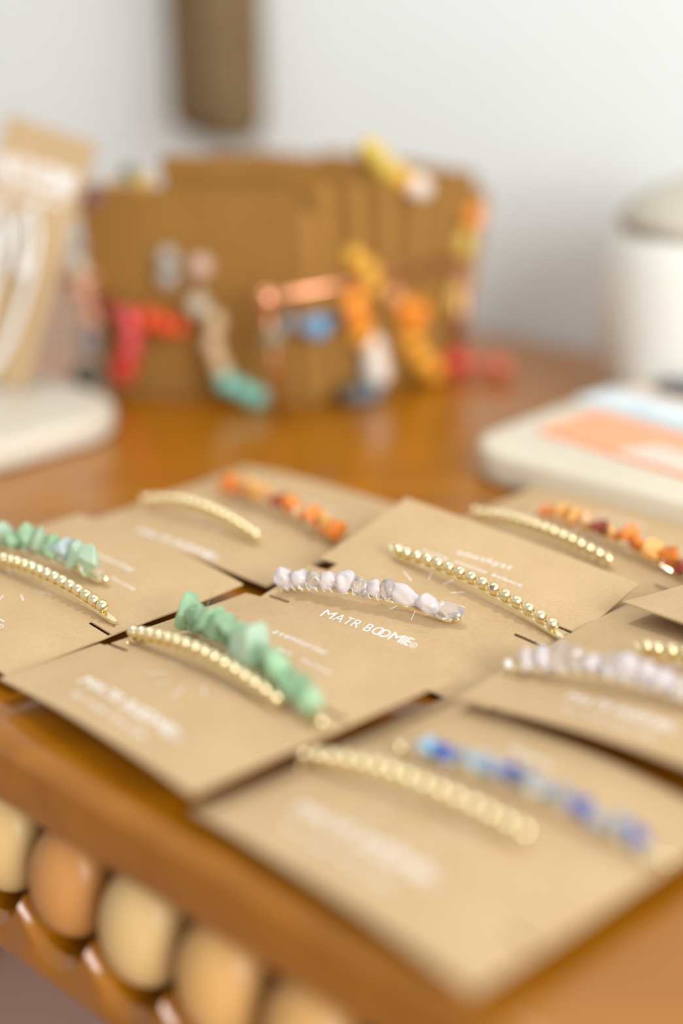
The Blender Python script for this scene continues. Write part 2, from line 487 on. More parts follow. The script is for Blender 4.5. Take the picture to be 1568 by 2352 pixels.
def rays(card, cx, cy, r0=0.0085, r1=0.0150, n=10, off=0.0, wd=0.00030):
    for k in range(n):
        a = 2 * math.pi * k / n + off
        d = Vector((math.cos(a), math.sin(a))); p = Vector((-d.y, d.x)) * wd / 2
        c = Vector((cx, cy))
        rr = r1 if k % 2 == 0 else r1 - 0.002
        V = []
        for q in range(5):
            b = c + d * (r0 + (rr - r0) * q / 4)
            V += [card.at((b - p).x, (b - p).y, 0.00012), card.at((b + p).x, (b + p).y, 0.00012)]
        part('ray_mark', V, [(2 * q, 2 * q + 2, 2 * q + 3, 2 * q + 1) for q in range(4)], MAT['ink'], card.obj, smooth=False)
def mm(*p): return tuple(x / 1000 for x in p)

def slit_pair(u0, u1, v):     # mm: a long thin cut running in from the card's edge
    return (u0 / 1000, u1 / 1000, (v - 0.65) / 1000, (v + 0.65) / 1000)

# ------------------------------------------------------------------ hair pins
def bead_mesh():
    V, F = [], []
    seg, rings = 20, 12
    a0 = math.radians(14)
    prof = [(math.cos(a0 + (math.pi - 2 * a0) * i / rings), math.sin(a0 + (math.pi - 2 * a0) * i / rings)) for i in range(rings + 1)]
    prof = prof + [(-0.55, 0.20), (0.55, 0.20)]
    m = len(prof)
    for k in range(seg):
        a = 2 * math.pi * k / seg
        V += [(x, r * math.cos(a), r * math.sin(a)) for x, r in prof]
    for k in range(seg):
        k2 = (k + 1) % seg
        for i in range(m):
            i2 = (i + 1) % m
            F.append((k * m + i, k * m + i2, k2 * m + i2, k2 * m + i))
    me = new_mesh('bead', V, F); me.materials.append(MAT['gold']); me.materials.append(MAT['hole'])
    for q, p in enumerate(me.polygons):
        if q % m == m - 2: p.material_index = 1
    return me
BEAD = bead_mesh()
def ball_mesh(name, mat, seg=20, rings=12):
    V = [(0, 0, 1)]; F = []
    for j in range(1, rings):
        a = math.pi * j / rings
        V += [(math.sin(a) * math.cos(2 * math.pi * i / seg), math.sin(a) * math.sin(2 * math.pi * i / seg), math.cos(a)) for i in range(seg)]
    V.append((0, 0, -1)); last = len(V) - 1
    for i in range(seg):
        i2 = (i + 1) % seg
        F.append((0, 1 + i, 1 + i2)); F.append((last, 1 + (rings - 2) * seg + i2, 1 + (rings - 2) * seg + i))
        for j in range(rings - 2):
            F.append((1 + j * seg + i, 1 + (j + 1) * seg + i, 1 + (j + 1) * seg + i2, 1 + j * seg + i2))
    me = new_mesh(name, V, F); me.materials.append(mat)
    return me
BALL = ball_mesh('tip_ball', MAT['gold'])
def icos(sub):
    import bmesh
    bm = bmesh.new(); bmesh.ops.create_icosphere(bm, subdivisions=sub, radius=1)
    V = [v.co.copy() for v in bm.verts]; F = [tuple(v.index for v in f.verts) for f in bm.faces]
    bm.free(); return V, F
IC3, IC2 = icos(4), icos(1)
def round_chip(seed, mat):
    r = random.Random(seed); off = Vector((r.random() * 50, r.random() * 50, r.random() * 50))
    V = []
    for v in IC3[0]:
        k = 1 + 0.36 * noise.noise(v * 0.8 + off) + 0.10 * noise.noise(v * 1.7 + off)
        V.append(v * k)
    me = new_mesh('stone_chip', V, IC3[1]); me.materials.append(mat); return me
def sharp_chip(seed, mat):
    import bmesh
    r = random.Random(seed)
    bm = bmesh.new()
    for k in range(15):
        d = Vector((r.gauss(0, 1), r.gauss(0, 1), r.gauss(0, 1))).normalized()
        bm.verts.new(Vector((max(-.8, min(.8, d.x * 1.15)), max(-.8, min(.8, d.y * 1.15)), max(-.85, min(.85, d.z * 1.15)))))
    bmesh.ops.convex_hull(bm, input=bm.verts)
    bmesh.ops.delete(bm, geom=[v for v in bm.verts if not v.link_faces], context='VERTS')
    bmesh.ops.bevel(bm, geom=list(bm.edges), offset=0.07, segments=1, affect='EDGES')
    me = bpy.data.meshes.new('stone_chip'); bm.to_mesh(me); bm.free()
    me.materials.append(mat)
    return me

class Pin:
    """a slide held on a card: strip from p0 to p1 (card mm), closed end at the card's edge"""
    def __init__(s, card, p0, p1, arch=0.0030, tip=None, base=0.0007):
        s.card = card; s.p0 = Vector(mm(*p0)); s.p1 = Vector(mm(*p1)); s.arch = arch; s.tip = tip; s.base = base
        s.L = (s.p1 - s.p0).length
    def pos(s, t, side=0.0, up=0.0):
        q = s.p0.lerp(s.p1, t)
        d = (s.p1 - s.p0).normalized(); nr = Vector((-d.y, d.x))
        q = q + nr * side
        tt = max(0, min(1, t))
        h = s.base + s.arch * math.sin(math.pi * tt) ** 0.9
        if s.tip == 'left' and t < 0.07: h += 0.0030 * ((0.07 - t) / 0.07) ** 1.5
        if s.tip == 'right' and t > 0.93: h += 0.0030 * ((t - 0.93) / 0.07) ** 1.5
        return s.card.at(q.x, q.y, h + up)
    def frame(s, t):
        x = (s.pos(min(1, t + .01)) - s.pos(max(0, t - .01))).normalized()
        y = (s.card.Nn.cross(x)).normalized(); z = x.cross(y)
        return x, y, z
    def strip(s, root, w=0.0030, th=0.0006, under=True, closed='left'):
        V, F = [], []
        n = 40
        for i in range(n + 1):
            t = i / n
            k = 1.0
            if t < 0.05: k = 0.35 + 0.65 * math.sqrt(max(0, 1 - (1 - t / 0.05) ** 2))
            if t > 0.95: k = 0.35 + 0.65 * math.sqrt(max(0, 1 - ((t - 0.95) / 0.05) ** 2))
            hw = w / 2 * k
            V += [s.pos(t, -hw, 0), s.pos(t, hw, 0), s.pos(t, hw, th), s.pos(t, hw * .72, th * 1.45), s.pos(t, -hw * .72, th * 1.45), s.pos(t, -hw, th)]
        for i in range(n):
            for j in range(6):
                j2 = (j + 1) % 6
                F.append((i * 6 + j, i * 6 + j2, (i + 1) * 6 + j2, (i + 1) * 6 + j))
        F.append(tuple(range(6))[::-1]); F.append(tuple(n * 6 + j for j in range(6)))
        o = part('strip', V, F, MAT['gold'], root); set_smooth_angle(o, 30)
        # the second leg under the card, running back from the closed end
        V, F = [], []
        a, b = (0.0, 0.8) if closed == 'left' else (1.0, 0.2)
        m_ = 20
        d = (s.p1 - s.p0).normalized(); nr = Vector((-d.y, d.x))
        for i in range(m_ + 1):
            t = a + (b - a) * i / m_
            q = s.p0.lerp(s.p1, t)
            h = -0.0012 - 0.0006 * math.sin(6 * math.pi * i / m_) ** 2
            if i == 0: h = 0.0004
            for (sd, dz) in ((-.001, 0), (.001, 0), (.001, -.0005), (-.001, -.0005)):
                qq = q + nr * sd
                V.append(s.card.at(qq.x, qq.y, h + dz))
        for i in range(m_):
            for j in range(4):
                j2 = (j + 1) % 4
                F.append((i * 4 + j, i * 4 + j2, (i + 1) * 4 + j2, (i + 1) * 4 + j))
        F.append((0, 1, 2, 3)); F.append(tuple(m_ * 4 + j for j in (3, 2, 1, 0)))
        part('under_leg', V, F, MAT['gold'], root)

def quat_from(x, y, z):
    m3 = Matrix((x, y, z)).transposed()
    return m3.to_quaternion()

def gold_pin(card, p0, p1, nb, label, closed='left', s0=0.05, s1=0.93, r=0.00190, worn=None, arch=0.0030):
    pin = Pin(card, p0, p1, tip='left' if closed == 'right' else None, arch=arch)
    root = tag(empty('hair_pin', pin.pos(0.5)), label, 'hair pin', 'gold beaded hair pins')
    pin.strip(root, w=0.0026, closed=closed)
    for i in range(nb):
        t = s0 + (s1 - s0) * i / (nb - 1)
        x, y, z = pin.frame(t)
        c = pin.pos(t, 0, 0.0007) + z * (r * 1.02)
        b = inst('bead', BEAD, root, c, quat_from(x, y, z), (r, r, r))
        # little solder foot under each bead
        if worn is not None and i == worn:
            dirc = Vector((-0.30, -0.72, 0.48))
            dirc.normalize()
            side = dirc.orthogonal().normalized(); up2 = dirc.cross(side)
            V = [c + dirc * r * 1.0]; m_ = 9
            rr = random.Random(3)
            for q in range(m_):
                a = 2 * math.pi * q / m_
                k = 0.36 + 0.14 * rr.random()
                V.append(c + (dirc + side * math.cos(a) * k + up2 * math.sin(a) * k).normalized() * r * 1.03)
            F = [(0, 1 + q, 1 + (q + 1) % m_) for q in range(m_)]
            wob = part('worn_spot', V, F, MAT['tarnish'], root)
    # thin solder bar between strip and beads
    V, F = tube([pin.pos(s0 + (s1 - s0) * q / 30, 0, 0.0008) for q in range(31)], 0.00035, 6)
    part('solder_bar', V, F, MAT['gold'], root)
    return root

CHIPS = {}
def chip(kind, seed, mk):
    key = (kind, seed, mk)
    if key not in CHIPS:
        CHIPS[key] = round_chip(seed, MAT[mk]) if kind == 'round' else sharp_chip(seed, MAT[mk])
    return CHIPS[key]

def stone_pin(card, p0, p1, stones, label, closed='left', kind='round', tip_ball='right', wraps=10, arch=0.0030, group='stone hair pins', wrap_to=1.0, tip_mat='gold'):
    """stones: (s along pin, length, width, height in mm, material, seed)"""
    pin = Pin(card, p0, p1, arch=arch)
    root = tag(empty('hair_pin', pin.pos(0.5)), label, 'hair pin', group)
    pin.strip(root, w=0.0030, closed=closed)
    for (t, l, w_, h_, mk, sd) in stones:
        x, y, z = pin.frame(min(1, max(0, t)))
        r_ = random.Random(sd * 13 + int(t * 1000))
        c = pin.pos(t, r_.uniform(-.0005, .0005), 0.0009) + z * (h_ / 2000 * 0.80)
        q = quat_from(x, y, z) @ Quaternion((0, 1, 0), r_.uniform(-.35, .35)) @ Quaternion((0, 0, 1), r_.uniform(-.4, .4)) @ Quaternion((1, 0, 0), r_.uniform(-.5, .5))
        inst('stone_chip', chip(kind, sd % 9, mk), root, c, q, (l / 2000, w_ / 2000, h_ / 2000))
    pts = []
    n = wraps * 12
    for i in range(n + 1):
        t = 0.03 + (0.94 * wrap_to - 0.03) * i / n
        a = 2 * math.pi * i / 12
        x, y, z = pin.frame(t)
        pts.append(pin.pos(t) + y * math.cos(a) * 0.0022 + z * (0.0016 + 0.0021 * math.sin(a)))
    V, F = tube(pts, 0.00016, 5)
    part('wrap_thread', V, F, MAT['wire'], root)
    if tip_ball:
        for side in (['left', 'right'] if tip_ball == 'both' else [tip_ball]):
            t = 1.0 if side == 'right' else 0.0
            x, y, z = pin.frame(t)
            c = pin.pos(t, 0, 0.0006) + x * (0.0012 if side == 'right' else -0.0012) + z * 0.0012
            inst('tip_ball', BALL, root, c, None, (0.0014, 0.0014, 0.0014), MAT[tip_mat])
    return root

def row(n, s0, s1, l, w_, h_, mats, seed, jit=0.25):
    r_ = random.Random(seed); out = []
    for i in range(n):
        t = s0 + (s1 - s0) * i / (n - 1)
        k = lambda v: v * (1 + r_.uniform(-jit, jit))
        out.append((t, k(l), k(w_), k(h_), r_.choice(mats) if isinstance(mats, list) and len(mats) != n else mats[i], r_.randrange(100)))
    return out

POSE = {
 'G': (0.02608, 0.28030, 0.00550, -0.8444, 0.0280, -0.0100),
 'B': (-0.03230, 0.34390, 0.00800, -0.8485, 0.0300, 0.0000),
 'A': (0.02978, 0.39875, 0.00750, -0.6903, -0.0527, 0.1100),
 'D': (-0.03126, 0.47957, 0.00300, -0.6984, 0.0000, -0.0150),
 'C': (-0.09342, 0.41523, 0.00600, -0.8014, 0.0000, 0.0150),
 'E': (0.08018, 0.44980, 0.00300, -0.7409, -0.0200, 0.0140),
 'F': (0.09177, 0.33455, 0.01000, -0.7181, 0.0500, -0.0300),
 'H': (0.14276, 0.36793, 0.01400, -0.9383, 0.0400, -0.0300),
}
# --- the card in focus: amethyst
cA = Card(POSE['A'], slits=[slit_pair(30.5, 41, -5.2), slit_pair(33, 43.5, 6.5), slit_pair(-43.5, -35, -30), mm(-45.1, -37.5, -8.5, -3.5)], curls=[(-1, 1, 0.0035, 2)])
cA.build('kraft card in sharp focus holding the pale lilac stone pin, with amethyst printed on it')
print_text(cA, 'brand_print', 'MATR BOOMIE*', mm(-21.6, -31.4), mm(12.6, -29.2), 0.0042)
print_text(cA, 'title_print', 'amethyst', mm(-9.5, 22.2), mm(10.6, 24.0), 0.0029, gap=0.16)
print_text(cA, 'subtitle_print', 'healing intuition balance', mm(-19.2, 17.0), mm(18.4, 17.6), 0.0019, gap=0.13, space=0.55)
rays(cA, -0.0035, -0.0040, off=0.1)
AM = [(0.045, 7, 6, 7.5, 'amethyst', 1), (0.135, 5.5, 6, 6.5, 'amethyst', 2), (0.22, 5.5, 5.5, 6.5, 'amethyst2', 3), (0.305, 6, 6, 6, 'amethyst', 4),
      (0.40, 6.5, 6, 7, 'amethyst', 5), (0.49, 5.5, 6, 5, 'amethyst2', 6), (0.565, 5.5, 6, 5.5, 'amethyst', 7), (0.64, 4.5, 5.5, 7, 'amethyst2', 8),
      (0.735, 11.5, 6, 6.5, 'amethyst', 4), (0.86, 8, 6.5, 6, 'amethyst', 2), (0.965, 9.5, 6, 4.8, 'amethyst2', 5)]
stone_pin(cA, (-42.1, -25.7), (13.5, -12.2), AM, 'hair pin of pale lilac rounded stones in sharp focus beside the lettering', closed='left', wraps=13, wrap_to=0.65)
gold_pin(cA, (-25.8, 8.4), (44.0, 0.6), 15, 'gold beaded hair pin with one worn dark bead, on the card in focus', closed='right', worn=9)

# --- green, front left
cB = Card(POSE['B'], slits=[slit_pair(-43.5, -33, -9), slit_pair(-43.5, -33, 2), slit_pair(34, 43.5, 6), mm(-45.1, -42.6, -10.5, -1.0)], bow=0.0026, curls=[(1, 0, 0.0022, 4)])
cB.build('kraft card with green stones near the table edge, its corner below the card in focus')
print_text(cB, 'brand_print', 'MATR BOOMIE*', mm(-24.5, -30.5), mm(23.0, -31.5), 0.0042)
print_text(cB, 'tagline_print', 'fair trade from india', mm(-19, -36.2), mm(16.5, -36.8), 0.0023, gap=0.12, space=0.45)
print_text(cB, 'title_print', 'aventurine', mm(-11.5, 26.0), mm(11, 26.8), 0.0029, gap=0.16)
print_text(cB, 'subtitle_print', 'success  luck  fortune', mm(-17, 19.8), mm(21, 19.8), 0.0019, gap=0.13, space=0.55)
rays(cB, -0.0035, -0.0050, off=0.1)
gold_pin(cB, (-38.5, -4.5), (28.4, -3.2), 16, 'gold beaded hair pin beside the green stones at the left front', closed='left', s0=0.04, s1=0.97)
stone_pin(cB, (-30.9, 10.6), (41.0, -1.2), row(15, 0.03, 0.93, 8.5, 9.5, 11, ['green', 'green', 'green2', 'green'], 11), 'hair pin of chunky translucent green stones on the front left card', closed='right', kind='sharp', wraps=10)

# --- green, far left
cC = Card(POSE['C'], slits=[slit_pair(34, 44.5, -8)])
cC.build('kraft card with green stones cut off by the left picture edge')
print_text(cC, 'title_print', 'aventurine', mm(-12.8, 21.5), mm(14.4, 22.3), 0.0029, gap=0.16)
print_text(cC, 'subtitle_print', 'success  luck  fortune', mm(-14, 14.6), mm(26.0, 14.6), 0.0019, gap=0.13, space=0.55)
print_text(cC, 'brand_print', 'MATR BOOMIE*', mm(-22, -30), mm(20, -30), 0.0042)
rays(cC, -0.0035, -0.0095, off=0.25)
gold_pin(cC, (-25, -6.6), (41.6, -3.4), 16, 'gold beaded hair pin running off the left picture edge', closed='right', s0=0.04, s1=0.90)
stone_pin(cC, (-42.0, 0.0), (15.5, 10.2), row(10, 0.05, 0.90, 10, 8, 10.5, ['green', 'green', 'green2', 'green', 'green', 'green2', 'green', 'green3', 'green2', 'green2'], 23), 'hair pin of green stones with one icy chip, cut by the left picture edge', closed='left', kind='sharp', wraps=8)

# --- orange, back left
cD = Card(POSE['D'], slits=[slit_pair(34, 43.5, 6), slit_pair(-43.5, -36, -24)])
cD.build('kraft card with orange stones at the back left, below the bracelet rack')
print_text(cD, 'brand_print', 'MATR BOOMIE*', mm(-20.5, -39.5), mm(20.5, -40.5), 0.0042)
print_text(cD, 'title_print', 'carnelian', mm(2, 20.5), mm(22, 20.5), 0.0029, gap=0.16)
print_text(cD, 'subtitle_print', 'vitality courage passion', mm(-8, 13.5), mm(32, 13.0), 0.0021, gap=0.13, space=0.5)
rays(cD, -0.004, -0.010, off=0.1)
gold_pin(cD, (-39.4, -18.2), (20.5, -20.4), 16, 'gold beaded hair pin at the back left, arched above blurred lettering', closed='left', s0=0.03, s1=0.97, arch=0.0042)
stone_pin(cD, (-23.5, 7.4), (40.0, -1.4), row(11, 0.08, 0.97, 8, 7, 7.5, ['car_o', 'car_o', 'car_y', 'car_y', 'car_c', 'car_r', 'car_o', 'car_c', 'car_o', 'car_y', 'car_o'], 5), 'hair pin of orange stone chips on the back left card', closed='right', kind='sharp', tip_ball='left', wraps=8)

# --- orange, back right
cE = Card(POSE['E'], slits=[slit_pair(34, 43.5, 6), slit_pair(36, 44, -10)])
cE.build('kraft card with orange stones at the back right beside the cream board')
print_text(cE, 'title_print', 'carnelian', mm(-8.5, 25.5), mm(10.5, 26.5), 0.0029, gap=0.16)
print_text(cE, 'subtitle_print', 'vitality courage passion', mm(-14, 18.5), mm(30, 18.0), 0.0021, gap=0.13, space=0.5)
rays(cE, -0.0035, -0.0010, off=0.1)
gold_pin(cE, (-41.7, -5.6), (20.0, -10.4), 16, 'gold beaded hair pin at the back right, half behind the card in focus', closed='left', s0=0.05, s1=0.97)
stone_pin(cE, (-22.3, 8.0), (41.0, 0.2), row(11, 0.09, 0.97, 8, 7, 7.5, ['car_o', 'car_y', 'car_y', 'car_c', 'car_r', 'car_y', 'car_o', 'car_o', 'car_y', 'car_o', 'car_r'], 9), 'hair pin of orange and amber chips on the back right card', closed='right', kind='sharp', tip_ball='left', wraps=8)

# --- lilac, right
cF = Card(POSE['F'], slits=[slit_pair(-43.5, -36, -24.5)])
cF.build('kraft card with lilac stones cut off by the right picture edge')
print_text(cF, 'brand_print', 'MATR BOOMIE*', mm(-20.5, -29.2), mm(11.6, -29.8), 0.0042)
print_text(cF, 'tagline_print', 'fair trade from india', mm(-18, -35.2), mm(9, -35.4), 0.0023, gap=0.12, space=0.45)
print_text(cF, 'title_print', 'amethyst', mm(-9.5, 22.2), mm(10.6, 23), 0.0029, gap=0.16)
rays(cF, -0.0035, -0.0030, off=0.1)
stone_pin(cF, (-41.7, -21.6), (12, -15.4), row(11, 0.09, 0.95, 6.5, 6.5, 6.5, ['amethyst', 'amethyst', 'amethyst2', 'amethyst2', 'amethyst', 'amethyst2', 'amethyst', 'amethyst', 'amethyst', 'amethyst2', 'amethyst'], 31), 'blurred hair pin of lilac stones with white thread at the right', closed='left', wraps=12, tip_ball='left', tip_mat='wire')
gold_pin(cF, (-19.8, 4.8), (43, 2.0), 14, 'gold beaded hair pin at the right picture edge, only its curled tip showing', closed='right')

# --- blue, front
cG = Card(POSE['G'], slits=[slit_pair(37, 43.5, -24)], bow=0.0022)
cG.build('large blurred kraft card with blue stones at the front table edge')
print_text(cG, 'brand_print', 'MATR BOOMIE*', mm(-26.6, -27.5), mm(18, -25.5), 0.0046)
print_text(cG, 'tagline_print', 'fair trade from india', mm(-23, -34), mm(12, -33), 0.0026, gap=0.12, space=0.45)
print_text(cG, 'title_print', 'lapis', mm(-11, 29.5), mm(3, 29.5), 0.0029, gap=0.16)
print_text(cG, 'subtitle_print', 'truth wisdom insight', mm(-18, 23.8), mm(8, 23.8), 0.0021, gap=0.13, space=0.5)
rays(cG, -0.0035, -0.0080, off=0.1)
gold_pin(cG, (-43.5, -10.4), (20, 0.4), 15, 'large blurred gold beaded hair pin nearest the camera', closed='left', s0=0.02, s1=0.98)
stone_pin(cG, (-27.4, 9.4), (43.4, 16.6), row(13, 0.11, 0.92, 5.6, 4.8, 5.0, ['lap_l', 'lap_d', 'lap_g', 'lap_l', 'lap_g', 'lap_d', 'lap_g', 'lap_g', 'lap_g', 'lap_d', 'lap_g', 'lap_g', 'lap_d'], 17), 'blurred hair pin of blue stone chips on the front card', closed='right', kind='sharp', tip_ball='both', wraps=8)

# --- the raised corner at the right edge
cH = Card(POSE['H'], curls=[(-1, -1, 0.0015, 3)])
cH.build('raised kraft card corner entering at the right picture edge')

# ------------------------------------------------------------------ rounded slabs
def rounded_slab(name, corners_tn, z0, z1, rad, mat, label, cat, parent=None, edge=0.002, seg=8):
    """a rounded rectangle t0,t1,n0,n1 extruded between z0 and z1, edges eased"""
    t0, t1, n0, n1 = corners_tn
    def ring(inset):
        pts = []
        r = max(0.0005, rad - inset)
        for (cx, cy, a0) in ((t1 - rad, n1 - rad, 0), (t0 + rad, n1 - rad, 90), (t0 + rad, n0 + rad, 180), (t1 - rad, n0 + rad, 270)):
            for k in range(seg + 1):
                a = math.radians(a0 + 90 * k / seg)
                pts.append((cx + r * math.cos(a), cy + r * math.sin(a)))
        return pts
    lv = []
    for k in range(5):
        a = math.radians(90 * k / 4)
        lv.append((edge * (1 - math.sin(a)), z0 + edge * (1 - math.cos(a))))
    for k in range(5):
        a = math.radians(90 * k / 4)
        lv.append((edge * (1 - math.cos(a)), z1 - edge * (1 - math.sin(a))))
    V, F = [], []
    m = 4 * (seg + 1)
    for ins, z in lv:
        V += [tn(p[0], p[1], z) for p in ring(ins)]
    for i in range(len(lv) - 1):
        for k in range(m):
            k2 = (k + 1) % m
            F.append((i * m + k, i * m + k2, (i + 1) * m + k2, (i + 1) * m + k))
    F.append(tuple(range(m))[::-1]); F.append(tuple((len(lv) - 1) * m + k for k in range(m)))
    o = part(name, V, F, mat, parent, loc=tn((t0 + t1) / 2, (n0 + n1) / 2, z0))
    set_smooth_angle(o, 40)
    if label: tag(o, label, cat)
    return o

# left: cream base with an earring card standing on it
rounded_slab('display_base', (-0.62, -0.468, 0.235, 0.378), 0.0, 0.013, 0.034, MAT['cream'], 'cream rounded board under the standing earring card', 'board', edge=0.004)

BRc = Vector((-.143, .616, .0132)); TRc = Vector((-.105, .635, .119)); TLc = Vector((-.150, .660, .1245))
ev = (TRc - BRc); EH = ev.length; ev = ev / EH
eu = (TRc - TLc); eu = (eu - ev * eu.dot(ev)); EWd = eu.length; eu = eu / EWd
en = eu.cross(ev)
if en.y > 0: en = -en
class EarCard:
    def at(s, u, v, h=0.0):     # metres from the lower right corner, u positive to the right
        return BRc + eu * u + ev * v + en * h
ec = EarCard()
V, F = [], []
# card body: notched top corners, a folded tab running down to the base at its left
pts = [(0, 0), (0, EH), (-EWd, EH), (-EWd, 0.004), (-EWd + .004, 0.0)]
n_ = len(pts)
V = [ec.at(u, v, 0) for u, v in pts] + [ec.at(u, v, -0.0006) for u, v in pts]
F = [tuple(range(n_)), tuple(range(2 * n_ - 1, n_ - 1, -1))] + [(i, (i + 1) % n_, n_ + (i + 1) % n_, n_ + i) for i in range(n_)]
ear = part('earring_card', V, F, MAT['kraft'], loc=BRc, smooth=False)
tag(ear, 'kraft earring card standing upright on the cream board', 'card')
ec.obj = ear
# a strut that props the card from behind
V, F = box_verts(ec.at(-0.030, 0.0, -0.0006), eu * 0.012, ev * 0.07, Vector((0, 0.0006, 0)))
foot = BRc + eu * -0.024 - en * 0.03
stv = [ec.at(-0.030, 0.075, -0.0006), ec.at(-0.018, 0.075, -0.0006), Vector((foot.x + .005, foot.y, 0.0132)), Vector((foot.x - .007, foot.y, 0.0132))]
V = stv + [p - en * 0.0006 for p in stv]
F = [(0, 1, 2, 3), (7, 6, 5, 4)] + [(i, (i + 1) % 4, 4 + (i + 1) % 4, 4 + i) for i in range(4)]
part('prop', V, F, MAT['kraft'], ear, smooth=False)
class _C: pass
print_text(ec, 'brand_print', 'MATR BOOMIE', mm(-47.5, 87.0), mm(-4.0, 89.0), 0.0100, bold=0.045)
print_text(ec, 'tagline_print', 'fair trade from india', mm(-47, 81.5), mm(-7, 83.0), 0.0040, gap=0.1, bold=0.03)

def hoop(cx, top, ht, wd, label):
    base = ec.at(cx / 1000, top / 1000, 0.004)
    root = tag(empty('hoop_earring', base), label, 'earring', 'silver earrings on the standing card')
    V, F = [], []
    n = 48; band = 0.0050; th = 0.0009
    for i in range(n):
        a = 2 * math.pi * i / n
        x = cx + wd / 2 * math.sin(a); y = top - ht / 2 + ht / 2 * math.cos(a)
        d = Vector((math.cos(a) * wd, -math.sin(a) * ht)).normalized(); nr = Vector((-d.y, d.x))
        bw = band * 500 * (1.0 - 0.25 * math.cos(a))
        for (sd, h) in ((-bw, 0.0030), (bw, 0.0030 + th), (bw, 0.0030 + 2 * th), (-bw, 0.0030 + th)):
            V.append(ec.at((x + nr.x * sd) / 1000, (y + nr.y * sd) / 1000, h))
    for i in range(n):
        i2 = (i + 1) % n
        for j in range(4):
            j2 = (j + 1) % 4
            F.append((i * 4 + j, i * 4 + j2, i2 * 4 + j2, i2 * 4 + j))
    part('oval_band', V, F, MAT['silver'], root)
    # two straight blades fanning out at the top of the hoop
    for sgn in (-1, 1):
        P = [(cx, top), (cx + sgn * 9.5, top - 27), (cx + sgn * 4.0, top - 29)]
        V = [ec.at(p[0] / 1000, p[1] / 1000, 0.006) for p in P] + [ec.at(p[0] / 1000, p[1] / 1000, 0.0068) for p in P]
        part('blade', V, [(0, 1, 2), (5, 4, 3), (0, 1, 4, 3), (1, 2, 5, 4), (2, 0, 3, 5)], MAT['silver'], root, smooth=False)
    wire = [ec.at((cx + 2.2 * math.sin(q * .5)) / 1000, (top + 1 + 6 * math.sin(q * math.pi / 8)) / 1000, -0.003 + 0.0075 * (1 - q / 8)) for q in range(9)]
    V, F = tube(wire, 0.0005, 6)
    part('ear_wire', V, F, MAT['silver'], root)
hoop(-20.5, 77, 74, 19, 'silver oval hoop earring hanging nearer the card right edge')
hoop(-39.0, 74, 74, 19, 'silver oval hoop earring cut off by the left picture edge')

# right: cream board with printed cards lying on it
BT, BN = -0.331, 0.452           # its near corner along the table's axes
rounded_slab('printed_card_board', (-0.331, -0.15, 0.421, 0.565), 0.0, 0.0145, 0.022, MAT['cream2'], 'ivory rounded board carrying the coral card at the right', 'board', edge=0.0035)
def flat_card(name, corners, z, th, mat, label, cat):
    V = [Vector((x, y, z)) for x, y in corners] + [Vector((x, y, z + th)) for x, y in corners]
    k = len(corners)
    F = [tuple(range(k))[::-1], tuple(range(k, 2 * k))] + [(i, (i + 1) % k, k + (i + 1) % k, k + i) for i in range(k)]
    o = part(name, V, F, mat, loc=V[0], smooth=False)
    if label: tag(o, label, cat)
    return o
BZ = 0.0147
def onb(t, n): p = tn(t, n); return (p.x, p.y)
cc = flat_card('coral_card', [onb(-0.3135, 0.4525), onb(-0.235, 0.4405), onb(-0.2305, 0.478), onb(-0.3105, 0.4885)], BZ, 0.0012, MAT['coral'], 'coral printed card lying on the ivory board', 'card')
V = [Vector((*onb(t, n), BZ + 0.0013)) for t, n in ((-0.276, 0.4475), (-0.236, 0.4415), (-0.2335, 0.462), (-0.268, 0.466))]
part('pink_panel', V, [(0, 1, 2, 3)], MAT['pink'], cc, smooth=False)
flat_card('ice_blue_card', [onb(-0.3255, 0.4965), onb(-0.225, 0.4845), onb(-0.222, 0.5070), onb(-0.3225, 0.5190)], BZ, 0.0025, MAT['iceblue'], 'pale icy blue packet lying behind the coral card', 'packet')
flat_card('blush_card', [onb(-0.318, 0.5215), onb(-0.225, 0.5100), onb(-0.222, 0.545), onb(-0.313, 0.556)], BZ, 0.002, MAT['blush'], 'blush cream packet lying behind the icy blue packet', 'packet')
# small dark pouch at the picture edge
def cushion(name, c, ax, ay, L, Wd, Hh, mat, label, cat):
    V, F = [], []
    nu = nv = 12
    for sgn in (1, -1):
        for j in range(nv + 1):
            for i in range(nu + 1):
                u, v = -1 + 2 * i / nu, -1 + 2 * j / nv
                h = (max(0, (1 - u ** 4)) * max(0, (1 - v ** 4))) ** 0.5
                V.append(Vector(c) + ax * u * L / 2 + ay * v * Wd / 2 + Z * (Hh / 2 + sgn * Hh / 2 * h))
    m = (nu + 1) * (nv + 1)
    for l in (0, 1):
        for j in range(nv):
            for i in range(nu):
                a = l * m + j * (nu + 1) + i
                q = (a, a + 1, a + nu + 2, a + nu + 1)
                F.append(q if l == 0 else q[::-1])
    o = part(name, V, F, mat, loc=c)
    tag(o, label, cat)
    return o
cushion('fabric_pouch', tn(-0.290, 0.5330, BZ + 0.0022), T, N, 0.034, 0.016, 0.006, MAT['slate'], 'small dark slate pouch at the right picture edge', 'pouch')

